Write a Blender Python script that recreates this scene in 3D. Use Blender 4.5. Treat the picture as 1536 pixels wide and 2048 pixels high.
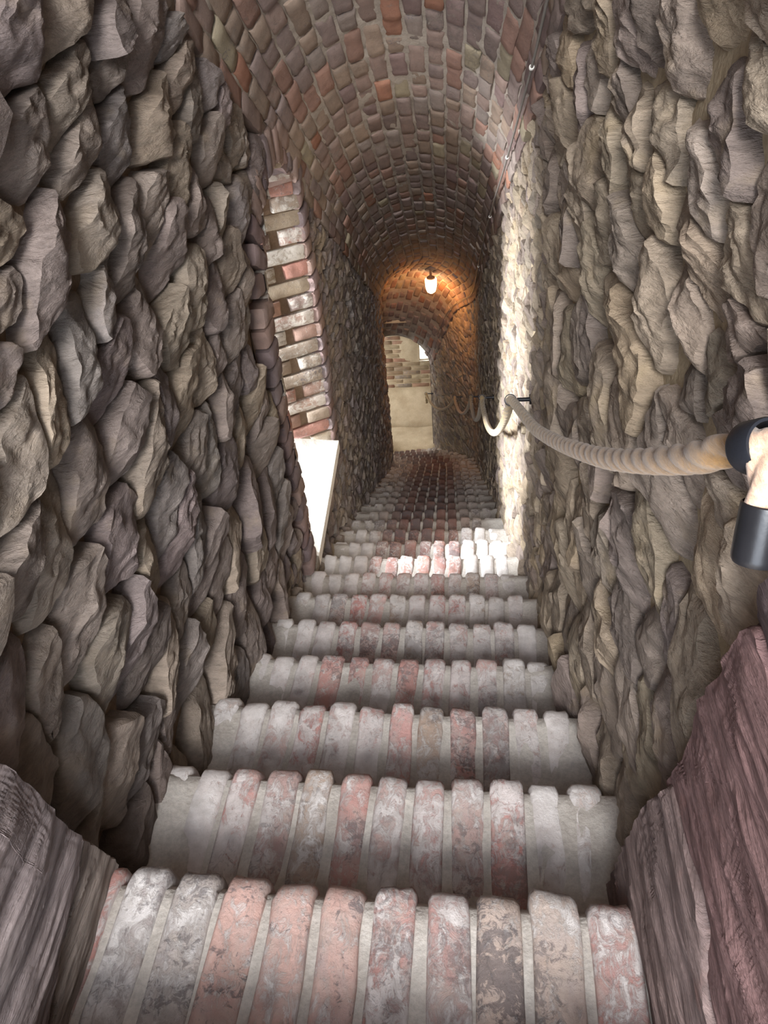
import bpy, bmesh, math, random
from mathutils import Vector, Matrix, noise
random.seed(7)
scene = bpy.context.scene
COL = scene.collection
for o in list(bpy.data.objects):
    bpy.data.objects.remove(o)

# ------------------------------------------------------------------ camera
F, PW, PH = 1500.0, 1536, 2048
def _ray(x, y): return Vector((x - 768.0, y - 1024.0, F))
_dn = _ray(950, 2860).normalized()
_s = _ray(892, 795).normalized()
_up = -_dn
_h = (_s - _up * _s.dot(_up)).normalized()
_x = _h.cross(_up).normalized()
if _x.x < 0: _x = -_x
RW = Matrix((_x, _h, _up))                 # camera (x right, y down, z forward) -> world
def back(px, py, xplane):                  # where the sight line of a pixel meets a wall plane x = const
    d = RW @ _ray(px, py)
    t = xplane / d.x
    return d.y * t, d.z * t
def proj(P):
    c = RW.transposed() @ Vector(P)
    if c.z < 0.02: return None
    return 768 + F * c.x / c.z, 1024 + F * c.y / c.z
cd = bpy.data.cameras.new('camera'); cam = bpy.data.objects.new('camera', cd); COL.objects.link(cam)
cd.sensor_fit = 'VERTICAL'; cd.sensor_height = 36.0; cd.lens = 36.0 * F / PH
cd.clip_start = 0.02
m3 = Matrix((RW @ Vector((1, 0, 0)), RW @ Vector((0, -1, 0)), RW @ Vector((0, 0, -1)))).transposed()
cam.matrix_world = m3.to_4x4()
scene.camera = cam

# ------------------------------------------------------------------ world, light, exposure
scene.view_settings.view_transform = 'Standard'
scene.view_settings.look = 'None'
scene.view_settings.gamma = 1.0
scene.view_settings.use_curve_mapping = False
scene.view_settings.exposure = 0.15
scene.cycles.max_bounces = 8
scene.cycles.diffuse_bounces = 6
scene.cycles.glossy_bounces = 2
scene.cycles.sample_clamp_indirect = 6.0
scene.cycles.use_denoising = True
w = bpy.data.worlds.new('world'); scene.world = w; w.use_nodes = True
wb = w.node_tree.nodes['Background']
wb.inputs[0].default_value = (0.80, 0.88, 1.0, 1); wb.inputs[1].default_value = 6.5

def area_light(name, loc, aim, sx, sy, power, color, spread=180):
    d = bpy.data.lights.new(name, 'AREA'); d.shape = 'RECTANGLE'; d.size = sx; d.size_y = sy
    d.energy = power; d.color = color; d.spread = math.radians(spread)
    o = bpy.data.objects.new(name, d); COL.objects.link(o)
    o.location = loc
    o.rotation_euler = (Vector(aim) - Vector(loc)).to_track_quat('-Z', 'Y').to_euler()
    return o
# daylight of the open doorway at the head of the stair, behind the viewer
area_light('doorway_daylight', (-0.12, -3.0, 1.75), (-0.15, 3.2, -1.75), 1.3, 1.6, 430, (1.0, 0.98, 0.965))
# daylight in the window slit on the left, and in the window of the room at the foot
area_light('slit_daylight', (-2.45, 2.22, -0.95), (0.1, 3.0, -2.35), 0.45, 0.80, 235, (0.94, 0.97, 1.0), 120)
area_light('foot_added_light', (-2.1, 9.1, -5.0), (0.0, 9.2, -5.4), 0.7, 1.6, 22, (1.0, 0.97, 0.92))  # added light at the unseen left end, brightens the foot room; no door known there
area_light('foot_window_daylight', (-0.20, 9.95, -4.60), (-0.5, 8.9, -5.6), 0.3, 0.4, 70, (1.0, 0.97, 0.90))

# ------------------------------------------------------------------ helpers
def smooth(a, b, t):
    t = max(0.0, min(1.0, (t - a) / (b - a))); return t * t * (3 - 2 * t)
def zn(Y): return -1.158 - 0.5909 * (Y - 0.556)          # line of the step noses
ZF = -5.86                                               # floor at the foot
def off(Y): return -0.52 * smooth(6.8, 8.9, Y)           # the passage bends left near its foot
def drop(Y): return 0.62 * smooth(7.5, 8.7, Y)
def zs(Y): return zn(Y) + 1.87 - drop(Y)                 # springing of the vault
YEND = 8.62
XL, XR = -0.60, 0.30
def nz(p, s=1.0): return noise.noise(Vector(p) * s)
def fbm(p, s, o=3): return noise.fractal(Vector(p) * s, 1.0, 2.0, o)

def link(name, me, mat=None, parent=None, color=None):
    o = bpy.data.objects.new(name, me); COL.objects.link(o)
    if mat and not me.materials: me.materials.append(mat)
    if parent is not None: o.parent = parent
    if color: o.color = color
    return o
def mesh(name, vs, fs, tints=None, sharp=None, smooth_=True):
    me = bpy.data.meshes.new(name); me.from_pydata([tuple(v) for v in vs], [], fs); me.update()
    if smooth_: me.shade_smooth()
    if sharp: me.set_sharp_from_angle(angle=math.radians(sharp))
    a = me.color_attributes.new('tint', 'FLOAT_COLOR', 'POINT')
    if tints is None: tints = [(1, 1, 1, 1)] * len(vs)
    a.data.foreach_set('color', [c for t in tints for c in t])
    return me
class Joined:
    def __init__(self): self.v, self.f, self.t = [], [], []
    def add(self, vs, fs, tint):
        b = len(self.v); self.v += [tuple(v) for v in vs]; self.f += [tuple(i + b for i in f) for f in fs]
        self.t += [tint] * len(vs)
    def build(self, name, mat, parent, sharp=None):
        o = link(name, mesh(name, self.v, self.f, self.t, sharp), mat, parent); return o
def structure(o): o['kind'] = 'structure'; return o
def tag(o, label, cat, group=None):
    o['label'] = label; o['category'] = cat
    if group: o['group'] = group
    return o
def empty(name, loc):
    o = bpy.data.objects.new(name, None); COL.objects.link(o); o.location = loc; o.empty_display_size = 0.05; return o

# ------------------------------------------------------------------ materials
def lin(r, g, b):
    f = lambda c: (c / 255 / 12.92) if c / 255 <= 0.04045 else ((c / 255 + 0.055) / 1.055) ** 2.4
    return (f(r), f(g), f(b), 1.0)
class NT:
    def __init__(self, name):
        self.m = bpy.data.materials.new(name); self.m.use_nodes = True
        self.t = self.m.node_tree; self.b = self.t.nodes['Principled BSDF']
        self.pos = self.t.nodes.new('ShaderNodeNewGeometry').outputs['Position']
    def n(self, typ, **kw):
        nd = self.t.nodes.new(typ)
        for k, v in kw.items(): setattr(nd, k, v)
        return nd
    def l(self, a, b): self.t.links.new(a, b)
    def mapped(self, scale, rot=(0, 0, 0), src=None):
        mp = self.n('ShaderNodeMapping'); mp.inputs['Scale'].default_value = scale; mp.inputs['Rotation'].default_value = rot
        self.l(src or self.pos, mp.inputs['Vector']); return mp.outputs[0]
    def noise(self, scale, detail=5, rough=0.6, vec=None, dist=0.0):
        nd = self.n('ShaderNodeTexNoise'); nd.inputs['Scale'].default_value = scale
        nd.inputs['Detail'].default_value = detail; nd.inputs['Roughness'].default_value = rough
        nd.inputs['Distortion'].default_value = dist
        self.l(vec or self.pos, nd.inputs['Vector']); return nd.outputs[0]
    def ramp(self, fac, stops):
        r = self.n('ShaderNodeValToRGB'); e = r.color_ramp.elements
        while len(e) < len(stops): e.new(0.5)
        for i, (p, c) in enumerate(stops):
            e[i].position = p; e[i].color = c if len(c) == 4 else (*c, 1)
        self.l(fac, r.inputs[0]); return r.outputs[0]
    def mix(self, a, b, fac, typ='MIX'):
        nd = self.n('ShaderNodeMix', data_type='RGBA', blend_type=typ)
        for s, v in ((nd.inputs[0], fac), (nd.inputs[6], a), (nd.inputs[7], b)):
            if hasattr(v, 'node'): self.l(v, s)
            else: s.default_value = v
        return nd.outputs[2]
    def math(self, op, a, b=0.0, clamp=False):
        nd = self.n('ShaderNodeMath', operation=op, use_clamp=clamp)
        for s, v in ((nd.inputs[0], a), (nd.inputs[1], b)):
            if hasattr(v, 'node'): self.l(v, s)
            else: s.default_value = v
        return nd.outputs[0]
    def tint(self):
        oi = self.n('ShaderNodeObjectInfo'); at = self.n('ShaderNodeAttribute', attribute_name='tint')
        return self.mix(oi.outputs['Color'], at.outputs['Color'], 1.0, 'MULTIPLY'), self.math('MULTIPLY', oi.outputs['Alpha'], at.outputs['Alpha'])
    def bump(self, hs, dist=0.01):
        prev = None
        for h, st, d in hs:
            bp = self.n('ShaderNodeBump'); bp.inputs['Strength'].default_value = st; bp.inputs['Distance'].default_value = d
            self.l(h, bp.inputs['Height'])
            if prev: self.l(prev, bp.inputs['Normal'])
            prev = bp.outputs[0]
        self.l(prev, self.b.inputs['Normal'])
    def done(self, col, rough=0.9, spec=0.2):
        if hasattr(col, 'node'): self.l(col, self.b.inputs['Base Color'])
        else: self.b.inputs['Base Color'].default_value = col
        self.b.inputs['Roughness'].default_value = rough
        self.b.inputs['Specular IOR Level'].default_value = spec
        return self.m
G = lambda v: (v, v, v, 1)

def rock_material(name, spots, bed=(1.0, 0.8, 3.2)):
    t = NT(name); c, a = t.tint()
    bedv = t.mapped(bed, (0.12, 0, 0))
    streak = t.noise(9, 6, 0.62, bedv, 0.6)
    c = t.mix(c, t.ramp(streak, [(0.30, G(0.60)), (0.52, G(1.0)), (0.75, G(1.30))]), 0.85, 'MULTIPLY')
    fine = t.noise(70, 5, 0.7, bedv)
    c = t.mix(c, t.ramp(fine, [(0.3, G(0.72)), (0.7, G(1.2))]), 0.7, 'MULTIPLY')
    patch = t.noise(7, 4, 0.6)
    c = t.mix(c, spots, t.ramp(patch, [(0.56, G(0)), (0.72, G(0.55))]))
    grit = t.noise(160, 3, 0.6)
    t.bump([(t.noise(14, 5, 0.65, bedv, 0.8), 0.9, 0.012), (fine, 0.8, 0.004), (grit, 0.5, 0.0015)])
    return t.done(c, 0.85, 0.25)
M_rockL = rock_material('schist_grey', lin(146, 130, 110))
M_rockR = rock_material('schist_tan', lin(160, 142, 114))
M_slabR = rock_material('schist_red', lin(168, 118, 106), (1.0, 0.45, 4.5))
M_slabL = rock_material('schist_violet', lin(160, 150, 146), (1.0, 0.45, 4.5))

def mortar_material(name, a, b, bump=1.0):
    t = NT(name)
    n = t.noise(6, 6, 0.6)
    c = t.ramp(n, [(0.3, a), (0.7, b)])
    g = t.noise(120, 4, 0.7)
    c = t.mix(c, t.ramp(g, [(0.35, G(0.75)), (0.65, G(1.12))]), 0.6, 'MULTIPLY')
    t.bump([(t.noise(18, 5, 0.6), 0.6 * bump, 0.012), (g, 0.6 * bump, 0.002)])
    return t.done(c, 0.95, 0.1)
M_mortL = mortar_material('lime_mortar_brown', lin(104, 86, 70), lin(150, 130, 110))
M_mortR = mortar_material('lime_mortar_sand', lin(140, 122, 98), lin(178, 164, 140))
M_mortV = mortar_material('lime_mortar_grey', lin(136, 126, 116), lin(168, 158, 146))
M_mortS = mortar_material('cement_joint', lin(160, 152, 144), lin(204, 199, 192), 0.9)
M_plast = mortar_material('white_lime_plaster', lin(205, 200, 190), lin(228, 224, 216), 0.4)
M_plastF = mortar_material('beige_lime_plaster', lin(172, 156, 130), lin(200, 186, 160), 0.4)

def brick_material(name, lime, lo, hi, tread=False):
    t = NT(name); c, a = t.tint()
    n1 = t.noise(11, 5, 0.65, None, 0.4)
    c = t.mix(c, t.ramp(n1, [(0.3, G(0.68)), (0.7, G(1.22))]), 0.85, 'MULTIPLY')
    limec = t.ramp(t.noise(30, 5, 0.6), [(0.3, lo), (0.7, hi)])
    st = t.mapped((1.0, 0.6, 1.0))
    if tread:
        wash = t.noise(15, 6, 0.7, st, 0.5)                              # grey-mauve film trodden into the clay
        c = t.mix(c, t.ramp(t.noise(21, 4, 0.6), [(0.35, lin(150, 138, 138)), (0.65, lin(186, 172, 160))]), t.math('MULTIPLY', t.ramp(wash, [(0.44, G(0)), (0.62, G(0.85))]), a))
    n2 = t.noise(46 if tread else 34, 9, 0.8, st, 0.7)
    n3 = t.noise(7, 3, 0.5)
    s = t.math('ADD', t.math('MULTIPLY', n2, 0.72), t.math('MULTIPLY', n3, 0.28))
    thr = t.math('SUBTRACT', 0.80, t.math('MULTIPLY', a, 0.44))          # more lime where alpha is high
    f = t.math('MULTIPLY', t.math('SUBTRACT', s, thr), 14.0, True)
    c = t.mix(c, limec, t.math('MULTIPLY', a, 0.26))                      # thin wash of lime dust
    c = t.mix(c, limec, t.math('MULTIPLY', f, lime))
    dk = t.math('ADD', t.math('MULTIPLY', t.noise(60, 6, 0.75, None, 0.8), 0.5), t.math('MULTIPLY', t.noise(6, 3, 0.5), 0.5))
    lo_ = 0.53 if tread else 0.60
    df = t.ramp(dk, [(lo_, G(0)), (lo_ + 0.035, G(0.72))])
    if tread: df = t.math('MULTIPLY', df, t.math('MULTIPLY', t.math('SUBTRACT', 1.0, a), 2.8, True))
    c = t.mix(c, lin(98, 92, 94), df)
    t.bump([(n2, 0.6, 0.004 if tread else 0.009), (f, 0.35, 0.0012), (t.noise(90, 5, 0.7), 0.6, 0.0028)])
    return t.done(c, 0.88, 0.2)
M_stepbrick = brick_material('worn_tread_brick', 0.85, lin(186, 181, 178), lin(220, 216, 214), True)
M_vaultbrick = brick_material('vault_brick', 0.8, lin(122, 112, 104), lin(150, 140, 130))
M_jambbrick = brick_material('jamb_brick', 0.85, lin(190, 182, 170), lin(226, 222, 214))

def simple(name, col, rough=0.6, metal=0.0, bump=None, spec=0.4):
    t = NT(name); t.b.inputs['Metallic'].default_value = metal
    c = t.mix(col, t.ramp(t.noise(40, 4), [(0.3, G(0.8)), (0.7, G(1.15))]), 0.6, 'MULTIPLY')
    if bump: t.bump([(t.noise(bump, 4, 0.6), 0.4, 0.001)])
    return t.done(c, rough, spec)
M_iron = simple('black_painted_iron', lin(34, 36, 42), 0.42, 0.2, 200)
M_cap = simple('black_rubber_cap', lin(28, 28, 31), 0.32, 0.0, 60, 0.5)
M_cable = simple('grey_cable_sheath', lin(120, 114, 108), 0.6)
M_clip = simple('white_cable_clip', lin(215, 212, 205), 0.5)
M_wood = simple('red_brown_window_wood', lin(104, 62, 46), 0.6)
M_lampbase = simple('lamp_base_metal', lin(150, 110, 80), 0.5)
def rope_material():
    t = NT('hemp_rope'); c, a = t.tint()
    v = t.noise(240, 4, 0.7, t.mapped((1, 0.25, 1)))
    c = t.mix(c, t.ramp(v, [(0.3, G(0.62)), (0.7, G(1.25))]), 0.9, 'MULTIPLY')
    t.bump([(v, 0.8, 0.002)])
    t.b.inputs['Sheen Weight'].default_value = 0.3
    return t.done(c, 0.9, 0.15)
M_rope = rope_material()
def emit(name, col, st):
    m = bpy.data.materials.new(name); m.use_nodes = True; b = m.node_tree.nodes['Principled BSDF']
    b.inputs['Base Color'].default_value = (0.9, 0.85, 0.75, 1)
    b.inputs['Emission Color'].default_value = col; b.inputs['Emission Strength'].default_value = st; return m
M_globe = emit('lit_lamp_glass', (1.0, 0.74, 0.42, 1), 12.0)
M_glass = bpy.data.materials.new('window_glass'); M_glass.use_nodes = True
_g = M_glass.node_tree; _g.nodes.clear()
_o = _g.nodes.new('ShaderNodeOutputMaterial'); _t = _g.nodes.new('ShaderNodeBsdfTransparent'); _q = _g.nodes.new('ShaderNodeBsdfGlossy'); _mx = _g.nodes.new('ShaderNodeMixShader')
_q.inputs['Roughness'].default_value = 0.05; _mx.inputs[0].default_value = 0.08
_g.links.new(_t.outputs[0], _mx.inputs[1]); _g.links.new(_q.outputs[0], _mx.inputs[2]); _g.links.new(_mx.outputs[0], _o.inputs[0])

# ------------------------------------------------------------------ window slit in the left wall (outline on the wall face)
WY0, WY1, WZ0, WZS, WZT = 2.40, 3.31, -2.21, -1.10, -0.70
def win_outline(k=0.0, n=10):              # closed outline of the opening in (Y, Z), grown by k
    c = (WY0 + WY1) / 2; hw = (WY1 - WY0) / 2 + k; H = WZT - WZS + k
    pts = [(WY0 - k, WZ0 - k * 0), (WY1 + k, WZ0 - k * 0)]
    for i in range(n + 1):
        t = i / n; a = math.pi * t
        pts.append((c + hw * math.cos(a), WZS + H * math.sin(a) ** 0.85))
    return pts
def in_win(Y, Z, k=0.0):
    if Y < WY0 - k or Y > WY1 + k or Z < WZ0 - k: return False
    c = (WY0 + WY1) / 2; hw = (WY1 - WY0) / 2 + k
    q = abs(Y - c) / hw
    return Z < WZS + (WZT - WZS + k) * max(0.0, 1 - q * q) ** 0.42

# ------------------------------------------------------------------ rubble stones
def clip_half(poly, nx, ny, d):            # keep nx*x + ny*y <= d
    out = []
    for i in range(len(poly)):
        a = poly[i]; b = poly[(i + 1) % len(poly)]
        da = nx * a[0] + ny * a[1] - d; db = nx * b[0] + ny * b[1] - d
        if da <= 0: out.append(a)
        if (da < 0) != (db < 0):
            t = da / (da - db); out.append((a[0] + (b[0] - a[0]) * t, a[1] + (b[1] - a[1]) * t))
    return out
def resample(poly, n):
    L = []; tot = 0
    for i in range(len(poly)):
        a, b = poly[i], poly[(i + 1) % len(poly)]; d = math.hypot(b[0] - a[0], b[1] - a[1]); L.append(d); tot += d
    out = []; i = 0; acc = 0
    for k in range(n):
        s = tot * k / n
        while acc + L[i] < s and i < len(L) - 1: acc += L[i]; i += 1
        t = (s - acc) / max(L[i], 1e-9); a, b = poly[i], poly[(i + 1) % len(poly)]
        out.append((a[0] + (b[0] - a[0]) * t, a[1] + (b[1] - a[1]) * t))
    return out
def chaikin(p):
    out = []
    for i in range(len(p)):
        a, b = p[i], p[(i + 1) % len(p)]
        out += [(a[0] * .8 + b[0] * .2, a[1] * .8 + b[1] * .2), (a[0] * .2 + b[0] * .8, a[1] * .2 + b[1] * .8)]
    return out
def stone_mesh(poly, xbase, sgn, depth, n, rings, rng, gap=0.006, rough=1.0, xoff=None, flat=False):
    """poly in (Y,Z); the stone stands out of the wall at xbase towards sgn*x."""
    cy = sum(p[0] for p in poly) / len(poly); cz = sum(p[1] for p in poly) / len(poly)
    ext = math.sqrt(abs(sum(poly[i][0] * poly[(i + 1) % len(poly)][1] - poly[(i + 1) % len(poly)][0] * poly[i][1] for i in range(len(poly)))) / 2)
    sh = max(0.5, 1 - gap * 2 / max(ext, 0.02))
    poly = [(cy + (p[0] - cy) * sh, cz + (p[1] - cz) * sh) for p in poly]
    ring = resample(chaikin(poly), n)
    ph = rng.uniform(0, 50)
    if flat: ring = resample(poly, n)
    ring = [(p[0] + (0.03 if flat else 0.09) * ext * nz((p[0], p[1], ph), 2.0 / ext) * rough + .004 * nz((p[0], p[1], ph), 60), p[1] + 0.07 * ext * nz((p[0], p[1], ph + 9), 2.0 / ext) * rough + .003 * nz((p[0], p[1], ph + 5), 60)) for p in ring]
    ty, tz = rng.uniform(-0.16, 0.26), rng.uniform(-0.20, 0.15)     # tilt of the cleft face
    planes = []
    for _ in range(rng.choice([4, 5, 6, 7])):
        a = rng.uniform(0, 6.283); planes.append((math.cos(a), math.sin(a), rng.uniform(.10, .42) * rough, rng.uniform(.02, .17)))
    bd = rng.uniform(0.15, 0.6); fq = rng.uniform(28, 46)
    oy, oz = rng.uniform(-.15, .15) * ext, rng.uniform(-.15, .15) * ext
    vs, fs = [], []
    def X(y, z, d, face):
        x = d * depth
        if face > 0 and flat:
            w_ = z - 0.05 * y + 0.012 * noise.noise(Vector((y * 2.5, z * 8, ph)))
            for f_, am in ((9, .008), (23, .005), (52, .003)):
                q = w_ * f_ + ph; q -= math.floor(q)
                x += face * am * (q if q < .86 else (1 - q) * 6) * (.3 + 1.2 * abs(noise.noise(Vector((y * 2.2, z * 9, ph + f_)))))
            x += face * (.006 * noise.noise(Vector((y * 7, z * 34, ph))) + .003 * noise.noise(Vector((y * 22, z * 90, ph))))
        elif face > 0:
            q = (y - cy) * ty + (z - cz) * tz
            x += face * q
            e = ext
            u, v_ = (y - cy) / e, (z - cz) / e
            x += face * e * min(o_ - s_ * (c_ * u + d_ * v_) for c_, d_, s_, o_ in planes) * 0.85
            w_ = z * math.cos(bd) - y * math.sin(bd) + 0.02 * noise.noise(Vector((y * 8, z * 8, ph)))
            q = w_ * fq; q = q - math.floor(q)
            x += face * 0.0055 * (q if q < .8 else (1 - q) * 4) * (0.3 + abs(noise.noise(Vector((y * 11, z * 11, ph + 3)))) * 2) * rough
            x += face * 0.006 * noise.noise(Vector((y * 40, z * 60, ph))) * rough + face * 0.010 * noise.noise(Vector((y * 16, z * 24, ph))) * rough
        return max(x, 0.002)
    prof = [(1.03, 0.0, 0.0), (1.0, 0.45, 0.35), (0.965, 0.82, 0.8)]
    if flat: prof = [(1.0, 0.0, 0.0), (0.999, 0.75, 0.4), (0.992, 0.93, 0.8), (0.975, 0.97, 1.0)]
    for i in range(rings): t = i / rings; prof.append(((0.95 if flat else 0.90) * (1 - t), 0.97 + 0.06 * math.sin(t * 1.5), 1.0))
    for sc, d, face in prof:
        for (py, pz) in ring:
            k = (1 - sc)
            y = cy + (py - cy) * sc + oy * k; z = cz + (pz - cz) * sc + oz * k
            o = xoff(y) if xoff else 0.0
            vs.append((xbase + o + sgn * X(y, z, d, face), y, z))
    R = len(prof)
    for r in range(R - 1):
        for i in range(n):
            a, b, c, d = r * n + i, r * n + (i + 1) % n, (r + 1) * n + (i + 1) % n, (r + 1) * n + i
            fs.append((a, b, c, d) if sgn > 0 else (d, c, b, a))
    y, z = cy + oy, cz + oz
    vs.append((xbase + (xoff(y) if xoff else 0) + sgn * X(y, z, 1.02, 1.0), y, z))
    for i in range(n):
        a, b, c = (R - 1) * n + i, (R - 1) * n + (i + 1) % n, len(vs) - 1
        fs.append((a, b, c) if sgn > 0 else (c, b, a))
    return vs, fs, ext

def voronoi(seeds, dom, asp, holes=None):
    """cells of seeds in (Y,Z) with Z stretched by asp; dom(Y,Z)->half planes"""
    ca, sa = math.cos(0.48), math.sin(0.48)                 # the beds rise a little away from the viewer
    S = [(y * ca + z * sa, (-y * sa + z * ca) * asp) for y, z in seeds]; cells = []
    grid = {}
    for i, (y, z) in enumerate(S): grid.setdefault((int(y // 0.35), int(z // 0.35)), []).append(i)
    for i, (y, z) in enumerate(S):
        p = [(y - .5, z - .5), (y + .5, z - .5), (y + .5, z + .5), (y - .5, z + .5)]
        gy, gz = int(y // 0.35), int(z // 0.35); near = []
        for a in range(-2, 3):
            for b in range(-2, 3): near += grid.get((gy + a, gz + b), [])
        near = sorted((j for j in near if j != i), key=lambda j: (S[j][0] - y) ** 2 + (S[j][1] - z) ** 2)[:18]
        for j in near:
            nx, ny = S[j][0] - y, S[j][1] - z
            d = nx * (S[j][0] + y) / 2 + ny * (S[j][1] + z) / 2
            p = clip_half(p, nx, ny, d)
            if len(p) < 3: break
        if len(p) < 3: cells.append(None); continue
        p = [(a * ca - b / asp * sa, a * sa + b / asp * ca) for a, b in p]
        for (nx, ny, d) in dom(*seeds[i]):
            p = clip_half(p, nx, ny, d)
            if len(p) < 3: break
        cells.append(p if len(p) >= 3 else None)
    return cells

def in_poly(y, z, poly):
    r = False; j = len(poly) - 1
    for i in range(len(poly)):
        (a, b), (c, d) = poly[i], poly[j]
        if (b > z) != (d > z) and y < (c - a) * (z - b) / (d - b) + a: r = not r
        j = i
    return r
SLABL = [back(x, y, -0.60) for x, y in [(-330, 1390), (0, 1590), (165, 1725), (235, 1780), (60, 2350), (-500, 2500)]]
SLABR = [back(x, y, 0.30) for x, y in [(1225, 1800), (1250, 1720), (1300, 1640), (1400, 1500), (1490, 1320), (1640, 1120), (1900, 1300), (2100, 2400), (1330, 2500)]]
def area_px(poly, xp):
    q = [proj((xp, y, z)) for y, z in poly]
    if any(v is None for v in q): return 0
    cx = sum(v[0] for v in q) / len(q); cy = sum(v[1] for v in q) / len(q)
    if cx < -60 or cx > PW + 60 or cy < -60 or cy > PH + 60: return 0
    return abs(sum(q[i][0] * q[(i + 1) % len(q)][1] - q[(i + 1) % len(q)][0] * q[i][1] for i in range(len(q)))) / 2

def rubble(wall, xbase, sgn, traced, palette, mat, box, rng, keepout, dens, nparts, gap):
    face = xbase + sgn * 0.045
    seeds = []
    for px, py in traced:
        y, z = back(px, py, face)
        seeds.append((y, z))
    nt = len(seeds)
    def far_ok(y, z, rad):
        for (a, b) in seeds:
            du = (y - a) * 0.887 + (z - b) * 0.462; dv = (-(y - a) * 0.462 + (z - b) * 0.887) * 2.5
            if du * du + dv * dv < rad * rad: return False
        return True
    x0, y0, x1, y1 = box
    for rad, tries in ((0.21, int(1500 * dens)), (0.15, int(3000 * dens)), (0.115, int(9000 * dens))):
        for _ in range(tries):
            y = rng.uniform(-0.55, YEND); u = rng.uniform(-0.12, 1.87 - drop(y)); z = zn(y) + u
            if z < ZF - 0.1: continue
            if keepout(y, z): continue
            q = proj((face, y, z))
            k = 1.0 if y < 1.6 else 0.74
            if q and x0 < q[0] < x1 and y0 < q[1] < y1: k = 1.75 if rad < 0.2 else 1.3
            if far_ok(y, z, rad * k): seeds.append((y, z))
    def dom(y, z):
        # below the springing line, above the steps
        sl = -0.5909 - (drop(y + .05) - drop(y - .05)) / 0.1
        hp = [(-sl, 1.0, zs(y) - sl * y + 0.012), (-0.5909, -1.0, -(zn(y) + 0.5909 * y) + 0.30), (1, 0, YEND + 0.03), (-1, 0, 0.70)]
        return hp
    cells = voronoi(seeds, dom, 2.6)
    items = []
    for i, c in enumerate(cells):
        if not c: continue
        cy = sum(p[0] for p in c) / len(c); cz = sum(p[1] for p in c) / len(c)
        if keepout(cy, cz) or (sgn > 0 and in_poly(cy, cz, SLABL)) or (sgn < 0 and in_poly(cy, cz, SLABR)): continue
        c2 = c
        kp = getattr(keepout, 'planes', None)
        if kp:
            for pl in kp(cy, cz): c2 = clip_half(c2, *pl)
        if len(c2) < 3: continue
        A = abs(sum(c2[k][0] * c2[(k + 1) % len(c2)][1] - c2[(k + 1) % len(c2)][0] * c2[k][1] for k in range(len(c2)))) / 2
        if A < 0.0008: continue
        items.append((area_px(c2, face), i, c2, A))
    items.sort(key=lambda t: -t[0])
    J = Joined()
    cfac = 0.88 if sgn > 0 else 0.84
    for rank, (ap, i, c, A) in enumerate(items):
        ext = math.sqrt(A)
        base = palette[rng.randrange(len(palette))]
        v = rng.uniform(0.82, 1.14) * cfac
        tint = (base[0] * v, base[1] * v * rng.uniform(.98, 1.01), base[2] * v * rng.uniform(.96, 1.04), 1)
        dep = min(0.072, 0.026 + ext * 0.20 * rng.uniform(0.6, 1.35)) * (1 if sgn > 0 else 0.86)
        if ap > 5000: n, rg = 44, 9
        elif ap > 1500: n, rg = 30, 6
        elif ap > 500: n, rg = 20, 4
        else: n, rg = 12, 2
        vs, fs, _ = stone_mesh(c, xbase - sgn * 0.008, sgn, dep, n, rg, rng, gap=gap * (0.6 + 0.8 * rng.random()), xoff=off)
        if rank < nparts:
            link('stone', mesh('stone', vs, fs, None, 30), mat, wall, tint)
        else: J.add(vs, fs, tint)
    if J.v:
        o = J.build('small_stone', mat, wall, 38); o['kind'] = 'stuff'

def backing(name, xb, sgn, mat, hole=None, y0=-0.9, y1=YEND, step=0.045):
    ys = []; y = y0
    while y < y1 - 1e-6: ys.append(y); y += step
    ys.append(y1); nu = 48
    vs, fs = [], []
    for y in ys:
        top = zs(y) + 0.03; bot = max(zn(y) - 0.45, ZF - 0.2)
        for j in range(nu + 1):
            z = bot + (top - bot) * j / nu
            d = 0.012 * fbm((0, y, z), 7, 4)
            vs.append((xb + off(y) + sgn * d, y, z))
    for i in range(len(ys) - 1):
        for j in range(nu):
            a, b, c, d = i * (nu + 1) + j, (i + 1) * (nu + 1) + j, (i + 1) * (nu + 1) + j + 1, i * (nu + 1) + j + 1
            if hole:
                cyy = (vs[a][1] + vs[c][1]) / 2; czz = (vs[a][2] + vs[c][2]) / 2
                if hole(cyy, czz): continue
            fs.append((a, b, c, d) if sgn > 0 else (d, c, b, a))
    return structure(link(name, mesh(name, vs, fs), mat))

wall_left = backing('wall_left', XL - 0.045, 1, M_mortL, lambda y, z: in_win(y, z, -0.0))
wall_right = backing('wall_right', XR + 0.033, -1, M_mortR)

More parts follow.
